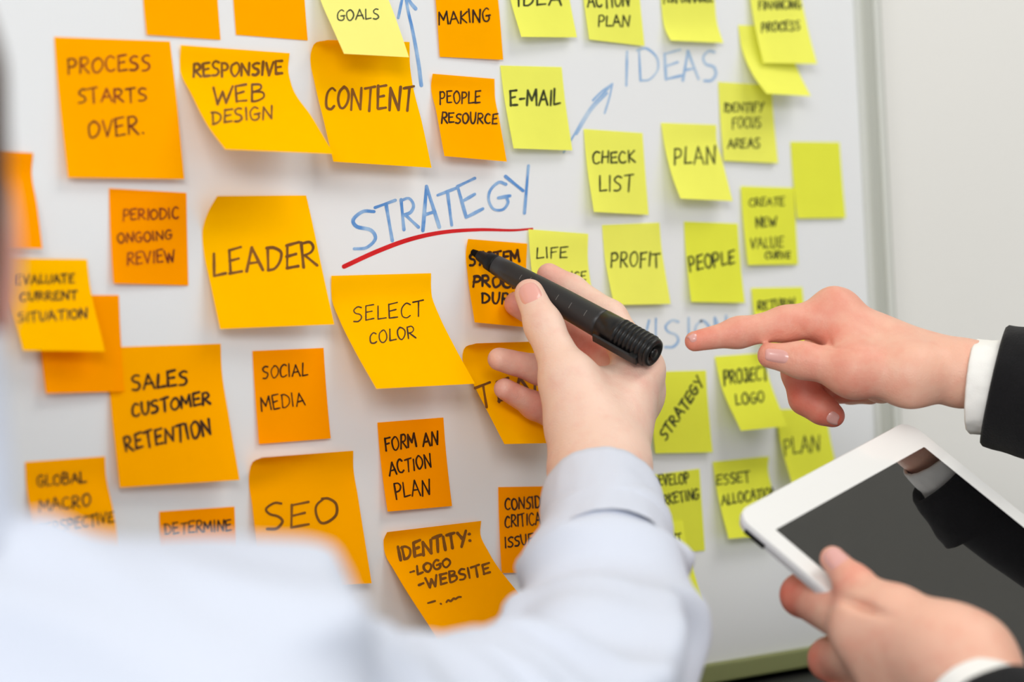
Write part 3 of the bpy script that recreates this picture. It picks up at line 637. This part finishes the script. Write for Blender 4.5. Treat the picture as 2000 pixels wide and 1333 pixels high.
# ------------------------------------------------------------------ the man with the marker
MT = P(921, 491, 1.6640); ME = P(1279, 692, 1.598)
man_f = Field()
W = P(1172, 905, 1.573)
iM, mM, rM, pM = P(1252, 722, 1.622), P(1242, 768, 1.634), P(1222, 808, 1.642), P(1198, 842, 1.645)
cmc, tM, tI, tT = P(1140, 828, 1.585), P(1112, 748, 1.594), P(1062, 636, 1.614), P(1034, 574, 1.6265)
man_f.group([(W, iM, .0205, .0125), (W, mM, .0205, .0140), (W, rM, .020, .0135), (W, pM, .0195, .0120), (W, cmc, .0215, .0185),
             (cmc, tM, .0185, .0150), (cmc, mM, .016, .012), (tM, mM, .010, .011)], 0.012)
man_f.group([(P(1165, 1010, 1.52), W, .027, .0215), (P(1150, 930, 1.565), P(1160, 1010, 1.52), .020, .024), (P(1190, 925, 1.565), P(1180, 1010, 1.52), .020, .024)], 0.01, 0.012)
man_f.chain([(cmc, .017), (tM, .0138), (tI, .0100), (tT, .0086)], 0.007, 0.008)
man_f.chain([(iM, .0130), (P(1190, 622, 1.640), .0102), (P(1116, 567, 1.656), .0086), (P(1072, 538, 1.660), .0072)], 0.004, 0.006)
man_f.chain([(mM, .0130), (P(1165, 688, 1.668), .0102), (P(1072, 628, 1.676), .0088), (P(1009, 594, 1.672), .0074)], 0.004, 0.004)
man_f.chain([(rM, .0120), (P(1125, 752, 1.661), .0096), (P(1052, 722, 1.649), .0084), (P(975, 702, 1.636), .0068)], 0.004, 0.003)
man_f.chain([(pM, .0110), (P(1112, 828, 1.662), .0088), (P(1044, 793, 1.652), .0078), (P(985, 760, 1.639), .0062)], 0.004, 0.003)
d_th = (tT-tI)/np.linalg.norm(tT-tI)
for t in (-.0028, 0, .0028): man_f.creases.append((tI-FW*.009+d_th*t, d_th, .0006, .007, .0006))
dr = cv(-.075, .005, -.01); dr /= np.linalg.norm(dr)
for p in (P(1008, 711, 1.654), P(1050, 722, 1.66), P(1012, 776, 1.657), P(1048, 797, 1.665)): man_f.creases.append((p-FW*.007, dr, .0008, .009, .0007))
hv, hq = man_f.mesh(0.00115); hv = relax(hv, hq, 2)

arm_pts = [(P(1172, 990, 1.525), .027), (P(1178, 1100, 1.47), .022), (P(1150, 1430, 1.31), .032), (P(800, 1640, 1.14), .032), (P(390, 1470, .985), .034)]
torso_f = Field()
S0 = P(340, 1370, .98)
neck = P(-388, 1000, .96); headc = P(-462, 430, .97)
down = -_u0
chest = neck+down*.28+cv(.0, 0, -.02)
lsh = neck+(neck-S0)*1.05+down*.02
torso_f.chain([(p, r) for p, r in arm_pts], 0.02, 0.03)
torso_f.group([(S0+down*.055, lsh+down*.055, .036, .040), (neck+down*.20, neck+down*.42, .105, .105), (neck+down*.42, neck+down*.62, .10, .125)], 0.05, 0.03)
le = lsh+down*.30+cv(-.03, 0, 0); lw = le+down*.24+cv(.02, 0, .08)
torso_f.chain([(lsh+down*.03, .038), (le, .029), (lw, .026)], 0.02, 0.02)
torso_f.group([(neck+down*.10, headc+down*.04, .054, .052)], 0.01, 0.012)
face = FW*0.9-RT*0.25
g_man = head_field(torso_f, headc, face, _u0)
tv, tq = torso_f.mesh(0.0055)
bv, bq = join_meshes([(hv, hq), (tv, tq)])
man = big_obj('person', bv, bq, sk_man)
tag(man, 'person in a pale blue shirt writing with a black marker, seen from behind', 'person')
flush_attr(man, bv, [(P(975, 702, 1.65), .020, .95), (P(1040, 718, 1.65), .018, .6), (P(985, 760, 1.65), .020, .95), (P(1040, 795, 1.65), .018, .7), (P(1005, 594, 1.665), .016, .8), (P(1130, 690, 1.66), .024, .9), (P(1180, 690, 1.65), .02, .6),
                     (P(1072, 538, 1.655), .014, .55), (P(1034, 560, 1.63), .012, .35), (P(1250, 720, 1.60), .018, .25), (headc+cv(.07, -.03, -.02), .05, .8)])
nail(man_f, P(1034, 574, 1.618), d_th, -FW+RT*.12-UP*.1, .0122, .0140, m_nail, man)
eyes_hair(g_man, man, m_hair)

# shirt of the man
sh = Field()
sh.chain([(P(1182, 1062, 1.486), .0290), (P(1190, 1125, 1.453), .0315), (P(1188, 1195, 1.415), .0385), (P(1150, 1415, 1.305), .054), (P(800, 1580, 1.14), .056), (P(430, 1420, .99), .058), (P(120, 1395, .97), .056)], 0.02, 0.03)
sh.group([(S0+down*.050, lsh+down*.050, .062, .062), (neck+down*.21, neck+down*.42, .118, .118), (neck+down*.42, neck+down*.56, .118, .135), (neck+down*.04, neck+down*.12, .064, .07)], 0.03, 0.02)
sh.chain([(lsh+down*.02, .058), (le, .048), (lw, .036)], 0.02, 0.02)
sh.group([(neck+UP*.02, neck+down*.03, .060, .064)], 0.015, 0.012)
sv, sq = sh.mesh(0.0045)
ff = fold_fn(P(1172, 990, 1.525), P(1150, 1400, 1.31), 0.0080, 20.0, 3.1)
sv = displace(sv, sq, ff)
def big_folds(V):
    out = np.empty(len(V))
    for i, p in enumerate(V):
        w = noise.noise(Vector((p[0]*4+9, p[1]*4, p[2]*4)))
        r = abs(noise.noise(Vector(((p[0]+p[1])*5+w*1.5, w, p[2]*15+4))))
        out[i] = .0170*(0.50-2.4*r)
    return out
def hollow(V):
    a, b = P(60, 1112, .91), P(330, 1098, .92); ab = b-a; h = np.clip(((V-a) @ ab)/(ab @ ab), 0, 1); d = np.linalg.norm(V-a-h[:, None]*ab, axis=1)
    return -.010*np.exp(-(d/.012)**2)
sv = displace(sv, sq, hollow); sv = displace(sv, sq, big_folds); sv = relax(sv, sq, 2)
shirt = big_obj('shirt', sv, sq, m_shirt, man); shirt['label'] = 'pale blue long sleeved shirt'
cA = P(1174, 978, 1.527); cB = P(1188, 1112, 1.459)
cf = tube_part('cuff', cA, cB, .0325, .0348, UP, m_shirt, shirt, .0022, .03, seed=2.0)
tube_part('collar', neck+UP*.060, neck+down*.01, .066, .071, FW, m_shirt, shirt, .002, .02, seed=5.0)

# ------------------------------------------------------------------ marker pen
axm = (ME-MT); LM = np.linalg.norm(axm); axm /= LM
e1 = np.cross(axm, FW); e1 /= np.linalg.norm(e1); e2 = np.cross(axm, e1)      # e1 across in the view, e2 depth
m_pl = mat('black_satin_plastic', rgb(38, 37, 38), 0.42, 0.45, bump=0.05, bump_scale=900)
m_pl2 = mat('black_gloss_plastic', rgb(17, 17, 18), 0.32, 0.4)
m_nib = mat('felt_nib', rgb(14, 13, 13), 0.9, 0.1)
m_tick = mat('grip_highlight_grey', rgb(120, 118, 114), 0.5, 0.3)  # grip ring highlights put into the colour as grey
k = LM
def lathe(name, prof, m, parent, n=48):
    rings = []
    for s, r in prof:
        c = MT+axm*s; rings.append([c+r*(math.cos(2*math.pi*j/n)*e1+math.sin(2*math.pi*j/n)*e2) for j in range(n)])
    V, Fc = loft(rings, (True, True)); o = obj(name, V, Fc, m, parent)
    bm = bmesh.new(); bm.from_mesh(o.data); bmesh.ops.recalc_face_normals(bm, faces=bm.faces); bm.to_mesh(o.data); bm.free()
    return o
barrel = lathe('marker_pen', [(.0185, .0050), (.0190, .0058), (.030, .0064), (.050, .0073), (.070, .0080), (k*.70, .0085), (k*.72, .0087), (k*.722, .0080)], m_pl, None)
tag(barrel, 'black felt tip marker held in the writing hand, nib touching SYSTEM note', 'marker')
lathe('nib', [(.0, .0008), (.0006, .0016), (.003, .0021), (.006, .0024)], m_nib, barrel)
lathe('nib_collar', [(.005, .0026), (.006, .0031), (.0125, .0042), (.0130, .0052), (.0175, .0056), (.0188, .0054)], mat('matt_black_collar', rgb(15, 15, 16), 0.5, 0.2), barrel)
prof = [(k*.718, .0080), (k*.722, .0088), (k*.80, .0090)]
s = k*.81
for i in range(8): prof += [(s, .0091), (s+.0008, .0094), (s+.0016, .0094), (s+.0020, .0080), (s+.0026, .0080)]; s += .0029
prof += [(k*.985, .0088), (k*.995, .0082), (k, .0070), (k-.0006, .0050), (k-.003, .0046), (k-.003, .0001)]
cap = lathe('cap', prof, m_pl2, barrel)
lathe('end_plug', [(k-.0032, .0030), (k-.0005, .0030), (k+.0003, .0022), (k+.0004, .0001)], m_pl2, barrel)
# clip on the lower front side of the cap
cd = e1 if e1 @ UP < 0 else -e1
cdir = cd*.80-FW*.60; cdir -= (cdir @ axm)*axm; cdir /= np.linalg.norm(cdir); sd = np.cross(axm, cdir)
Mx = Matrix(((axm[0], sd[0], cdir[0], MT[0]), (axm[1], sd[1], cdir[1], MT[1]), (axm[2], sd[2], cdir[2], MT[2]), (0, 0, 0, 1)))
box('clip', (k*.735, -.0028, .0098), (k*.955, .0028, .0116), m_pl, barrel, .0008, Mx)
box('clip', (k*.925, -.0030, .0075), (k*.965, .0030, .0114), m_pl2, barrel, .0008, Mx)
front = -FW-(-FW @ axm)*axm; front /= np.linalg.norm(front); fs = np.cross(axm, front)
for s, off in ((.041, .1), (.047, .3), (.069, .1), (.079, 0.05), (.090, .1), (.101, .0)):  # thin grey ticks paint the short highlights of the grip rings
    r = np.interp(s, [.019, .03, .05, .07, k*.7], [.0058, .0064, .0073, .0080, .0085]); V = []
    for a in np.linspace(off-.22, off+.22, 7):
        for t in (-.00016, .00016): V.append(MT+axm*(s+t)+(r+.00012)*(math.cos(a)*front-math.sin(a)*(-fs if fs @ UP > 0 else fs)))
    obj('grip_highlight', V, [(2*i, 2*i+1, 2*i+3, 2*i+2) for i in range(6)], m_tick, barrel)

# ------------------------------------------------------------------ tablet
tA = P(1436, 1001, 1.472); rB = ray(1772, 820)
# far corner B lies 170 mm away on its own line of sight, beyond A
q = CAM-tA; a_, b_, c_ = rB @ rB, 2*(rB @ q), q @ q-.1700**2
tB = CAM+((-b_+math.sqrt(max(b_*b_-4*a_*c_, 0)))/(2*a_))*rB
tu = (tB-tA)/np.linalg.norm(tB-tA)
rC = ray(2005, 1008); tt = ((tB-CAM) @ tu)/(rC @ tu); tv_ = CAM+tt*rC-tB; tv_ -= (tv_ @ tu)*tu; tv_ /= np.linalg.norm(tv_)
tn = np.cross(tu, tv_); tn = tn if tn @ (-FW) > 0 else -tn
if np.cross(tu, tv_) @ tn < 0: tv_s = -1
MT4 = Matrix(((tu[0], tv_[0], tn[0], tA[0]), (tu[1], tv_[1], tn[1], tA[1]), (tu[2], tv_[2], tn[2], tA[2]), (0, 0, 0, 1)))
m_tw = mat('white_glass_bezel', rgb(240, 240, 238), 0.12, 0.5, coat=0.5)
m_side = mat('tablet_back_shell', rgb(226, 226, 228), 0.3, 0.5, 0.15)
m_rim = mat('tablet_rim_white', rgb(240, 240, 240), 0.2, 0.5)
m_scr = mat('dark_screen_glass', rgb(12, 12, 13), 0.03, 0.5, coat=1.0)
m_scr.node_tree.nodes['Principled BSDF'].inputs['IOR'].default_value = 1.9
def rrect(x0, y0, x1, y1, r, n=8):
    pts = []
    for cx, cy, a0 in ((x1-r, y0+r, -90), (x1-r, y1-r, 0), (x0+r, y1-r, 90), (x0+r, y0+r, 180)):
        for i in range(n+1):
            a = math.radians(a0+90*i/n); pts.append((cx+r*math.cos(a), cy+r*math.sin(a)))
    return pts
def slab(name, rings, m, parent, cap0=True, cap1=True):
    R = [[np.array([*MT4 @ Vector((x, y, z))]) for x, y in rrect(*rc)] for rc, z in rings]
    V, Fc = loft(R, (cap0, cap1)); o = obj(name, V, Fc, m, parent, smooth=False)
    bm = bmesh.new(); bm.from_mesh(o.data); bmesh.ops.recalc_face_normals(bm, faces=bm.faces); bm.to_mesh(o.data); bm.free(); return o
TW, TH = .1700, .2400
tab = slab('tablet', [((0.004, .004, TW-.004, TH-.004, .007), -.0088), ((.0012, .0012, TW-.0012, TH-.0012, .009), -.0070), ((0, 0, TW, TH, .010), -.0032), ((0.0003, .0003, TW-.0003, TH-.0003, .010), -.0012)], m_side, None)
tag(tab, 'white framed tablet with a dark glossy screen, held at the lower right', 'tablet')
slab('bezel', [((.0003, .0003, TW-.0003, TH-.0003, .010), -.0034), ((.0001, .0001, TW-.0001, TH-.0001, .010), -.0006), ((.0006, .0006, TW-.0006, TH-.0006, .0096), 0.0)], m_tw, tab)
slab('screen', [((.0110, .020, TW-.0110, TH-.020, .0006), -.0004), ((.0110, .020, TW-.0110, TH-.020, .0006), .00012)], m_scr, tab)
slab('dark_edge_strip', [((-.0007, .0095, .0010, .0230, .0004), -.0062), ((-.0007, .0095, .0010, .0230, .0004), -.0038)], m_pl2, tab)  # dark strip on the long edge beside the left corner

# ------------------------------------------------------------------ the woman: pointing hand, hand holding the tablet
wf = Field()
wW = P(1880, 730, 1.606)
wi, wm, wr, wp = P(1632, 619, 1.625), P(1645, 640, 1.648), P(1662, 668, 1.664), P(1682, 700, 1.674)
wc, wtM, wtI, wtT = P(1778, 733, 1.598), P(1668, 724, 1.597), P(1566, 704, 1.600), P(1504, 695, 1.602)
wf.group([(wW, wi, .0120, .0118), (wW, wm, .0120, .0125), (wW, wr, .0120, .013), (wW, wp, .0120, .012), (wW, wc, .0130, .0132), (wc, wtM, .0138, .0125),
          (wc, wm, .015, .013), (wtM, wi, .0105, .0110), (wtM, wr, .011, .011), (P(1720, 752, 1.625), wr, .0105, .011)], 0.013)
wf.group([(wW, P(1960, 730, 1.600), .0145, .0155), (P(1890, 722, 1.604), P(1960, 726, 1.600), .0120, .0130), (P(1885, 734, 1.604), P(1960, 740, 1.600), .0120, .013)], 0.006, 0.008)
wf.chain([(wi, .0128), (P(1534, 633, 1.616), .0094), (P(1442, 650, 1.608), .0080), (P(1357, 667, 1.602), .0058)], 0.006, 0.008)
wf.group([(P(1626, 588, 1.622), P(1640, 595, 1.625), .0045, .005)], 0.004, 0.012)
wf.chain([(wtM, .0120), (wtI, .0096), (wtT, .0072)], 0.006, 0.006)
wf.chain([(wm, .0120), (P(1562, 728, 1.640), .0100), (P(1574, 778, 1.640), .0092), (P(1606, 800, 1.638), .0082), (P(1628, 813, 1.638), .0066)], 0.005, 0.004)
wf.chain([(wr, .0115), (P(1610, 742, 1.660), .0095), (P(1640, 757, 1.668), .0088), (P(1690, 762, 1.660), .0075)], 0.004, 0.003)
wf.chain([(wp, .0105), (P(1640, 748, 1.682), .0085), (P(1660, 762, 1.690), .0080), (P(1700, 768, 1.680), .0070)], 0.004, 0.003)
dw = (wtT-wtI)/np.linalg.norm(wtT-wtI)
for t in (-.004, -.0015, .0014, .004): wf.creases.append((wtI-FW*.009+dw*(t+.001), dw, .0006, .0065, .00055))
di = cv(-.09, -.017, -.008); di /= np.linalg.norm(di)
for p in (P(1534, 633, 1.607), P(1442, 652, 1.600)):
    for t in (-.001, .0015): wf.creases.append((p-FW*.002+di*t, di, .0007, .0075, .00045))
c1 = cv(0, 1, 0); c2 = cv(.35, .94, 0)
wf.creases.append((P(1655, 682, 1.600), cv(.05, 1, 0), .0012, .012, .0022))     # fold between thumb and palm
wf.creases.append((P(1622, 665, 1.600), cv(1, .15, 0), .0010, .007, .0014))
wf.creases.append((P(1572, 648, 1.606), cv(.7, .7, 0), .0010, .006, .0010))
v1, q1 = wf.mesh(0.0011); v1 = relax(v1, q1, 2)

def PL(x, y, z): return P(x, y, z+.034)
lf = Field()
lW = PL(1880, 1300, 1.355)
li, lm, lr, lp = PL(1690, 1228, 1.388), PL(1715, 1285, 1.385), PL(1740, 1345, 1.385), PL(1770, 1400, 1.385)
# the fingers pass under the tablet: tips lie on its back
def under(a, b, d): return np.array([*MT4 @ Vector((a, b, -.0088-d))])
ltT, ltI, ltM, lc = PL(1626, 1092, 1.418), PL(1668, 1142, 1.402), PL(1748, 1205, 1.378), PL(1835, 1262, 1.358)
lf.group([(lW, li, .0205, .0150), (lW, lm, .0205, .0145), (lW, lr, .020, .0135), (lW, lp, .019, .0125), (lW, lc, .0200, .0175), (lc, ltM, .0170, .0130), (lc, li, .014, .013), (ltM, li, .011, .012)], 0.013)
lf.group([(lW, PL(1960, 1420, 1.325), .0205, .023)], 0.01, 0.014)
lf.chain([(ltM, .0120), (ltI, .0092), (ltT, .0066)], 0.006, 0.008)
lf.chain([(li, .0135), (PL(1567, 1163, 1.452), .0108), (under(.030, .060, .0095), .0088), (under(.050, .052, .0075), .0072)], 0.005, 0.006)
lf.chain([(lm, .0130), (PL(1622, 1288, 1.44), .0108), (under(.028, .092, .0098), .0088), (under(.050, .084, .0075), .0072)], 0.005, 0.005)
lf.chain([(lr, .0120), (PL(1655, 1365, 1.435), .0100), (under(.026, .120, .010), .0085), (under(.046, .112, .0072), .0070)], 0.004, 0.004)
lf.chain([(lp, .0110), (PL(1705, 1420, 1.43), .0088), (under(.022, .146, .009), .0078), (under(.038, .140, .0066), .0062)], 0.004, 0.004)
dl = (ltT-ltI)/np.linalg.norm(ltT-ltI)
for t in (-.003, .0, .003): lf.creases.append((ltI-FW*.009+dl*t, dl, .0007, .007, .0005))
for x, y in ((1640, 1171), (1660, 1180), (1684, 1187), (1708, 1193), (1734, 1198)):
    lf.creases.append((PL(x, y, 1.374), cv(.36, .93, 0), .0020, .012, .0018))      # fold where the thumb meets the index side
v2, q2 = lf.mesh(0.00125); v2 = relax(v2, q2, 2)

wb = Field()
rE, rS = P3(0, 0, 0)*0+CAM+cv(.50, -.085, 1.58), CAM+cv(.68, .07, 1.66)
lE, lS = CAM+cv(.44, -.27, 1.26), CAM+cv(.66, .04, 1.30)
wneck = (rS+lS)/2+UP*.05+cv(.02, 0, 0)
whead = wneck+_u0*.17+cv(-.03, 0, 0)
wb.chain([(P(1955, 734, 1.600), .0150), (rE, .026), (rS, .034)], 0.02, 0.02)
wb.chain([(P(1965, 1450, 1.352), .018), (lE, .026), (lS, .036)], 0.02, 0.02)
wb.group([(rS+down*.03, lS+down*.03, .05, .05), (wneck+down*.13+cv(.02, 0, 0), wneck+down*.38+cv(.02, 0, 0), .105, .088), (wneck+down*.38+cv(.02, 0, 0), wneck+down*.58+cv(.02, 0, 0), .088, .125)], 0.05, 0.03)
wb.group([(wneck+down*.06, whead, .045, .045)], 0.01, 0.03)
g_wom = head_field(wb, whead, -RT*0.9+FW*.25-_u0*.12, _u0)
v3, q3 = wb.mesh(0.0055)
bv, bq = join_meshes([(v1, q1), (v2, q2), (v3, q3)])
woman = big_obj('person', bv, bq, sk_wom)
tag(woman, 'person in a black jacket with white cuffs, pointing at a note and holding the tablet', 'person')
flush_attr(woman, bv, [(P(1357, 667, 1.60), .016, .75), (P(1440, 652, 1.602), .018, .5), (P(1540, 634, 1.61), .024, .45), (P(1632, 600, 1.61), .022, .45), (P(1628, 812, 1.632), .020, .95), (P(1572, 770, 1.635), .026, .9),
                       (P(1620, 760, 1.66), .026, .9), (P(1600, 690, 1.62), .026, .6), (P(1504, 695, 1.60), .012, .6), (P(1580, 710, 1.595), .018, .4), (P(1660, 735, 1.592), .022, .55), (P(1632, 665, 1.61), .016, .7),
                       (PL(1626, 1092, 1.415), .018, .4), (PL(1668, 1142, 1.405), .016, .6), (PL(1545, 1160, 1.445), .022, .85), (PL(1600, 1205, 1.44), .018, .6), (PL(1600, 1300, 1.435), .02, .7), (PL(1740, 1195, 1.40), .018, .35)])
nail(wf, P(1508, 695, 1.59), dw, -FW+UP*.28+RT*.05, .0128, .0150, m_nail_w, woman)
nail(wf, P(1348, 662, 1.595), di, UP*.95-FW*.35-RT*.1, .0090, .0090, m_nail_w, woman)
nail(wf, P(1634, 820, 1.63), cv(.8, -.5, 0), -UP*.75-FW*.45+RT*.4, .0100, .0100, m_nail_w, woman)
nail(lf, PL(1627, 1092, 1.41), dl, -FW+RT*.25+UP*.25, .0125, .0155, m_nail_w, woman)
eyes_hair(g_wom, woman, m_hair2, True)

# shirt cuffs and black jacket
jk = Field()
jk.chain([(P(2030, 772, 1.594), .031), (rE, .046), (rS, .052)], 0.02, 0.03)
jk.chain([(P(2020, 1520, 1.335), .030), (lE, .046), (lS, .054)], 0.02, 0.03)
jk.group([(rS+down*.035, lS+down*.035, .060, .060), (wneck+down*.14+cv(.02, 0, 0), wneck+down*.38+cv(.02, 0, 0), .118, .102), (wneck+down*.38+cv(.02, 0, 0), wneck+down*.56+cv(.02, 0, 0), .102, .14)], 0.05, 0.035)
v4, q4 = jk.mesh(0.0045); v4 = displace(v4, q4, fold_fn(P(2030, 772, 1.594), rE, .003, 14, 8.0)); v4 = relax(v4, q4, 2)
jacket = big_obj('jacket', v4, q4, m_jacket, woman); jacket['label'] = 'black suit jacket'
tube_part('sleeve', P(1945, 754, 1.604), P(2070, 780, 1.590), .0350, .0380, UP, m_jacket, jacket, .003, .02, seed=1.0, ends=cv(.0970, -.0218, -.022))
tube_part('sleeve', PL(1945, 1422, 1.315), PL(2030, 1550, 1.275), .037, .041, UP, m_jacket, jacket, .003, .02, seed=4.0)
c = tube_part('shirt_cuff', P(1901, 755, 1.606), P(2000, 764, 1.598), .0268, .0275, UP, m_cuffw, woman, .0022, .06, seed=7.0); c['label'] = 'white shirt cuff'
c = tube_part('shirt_cuff', PL(1899, 1378, 1.338), PL(1965, 1455, 1.310), .0275, .0310, UP, m_cuffw, woman, .0022, .02, seed=9.0); c['label'] = 'white shirt cuff'
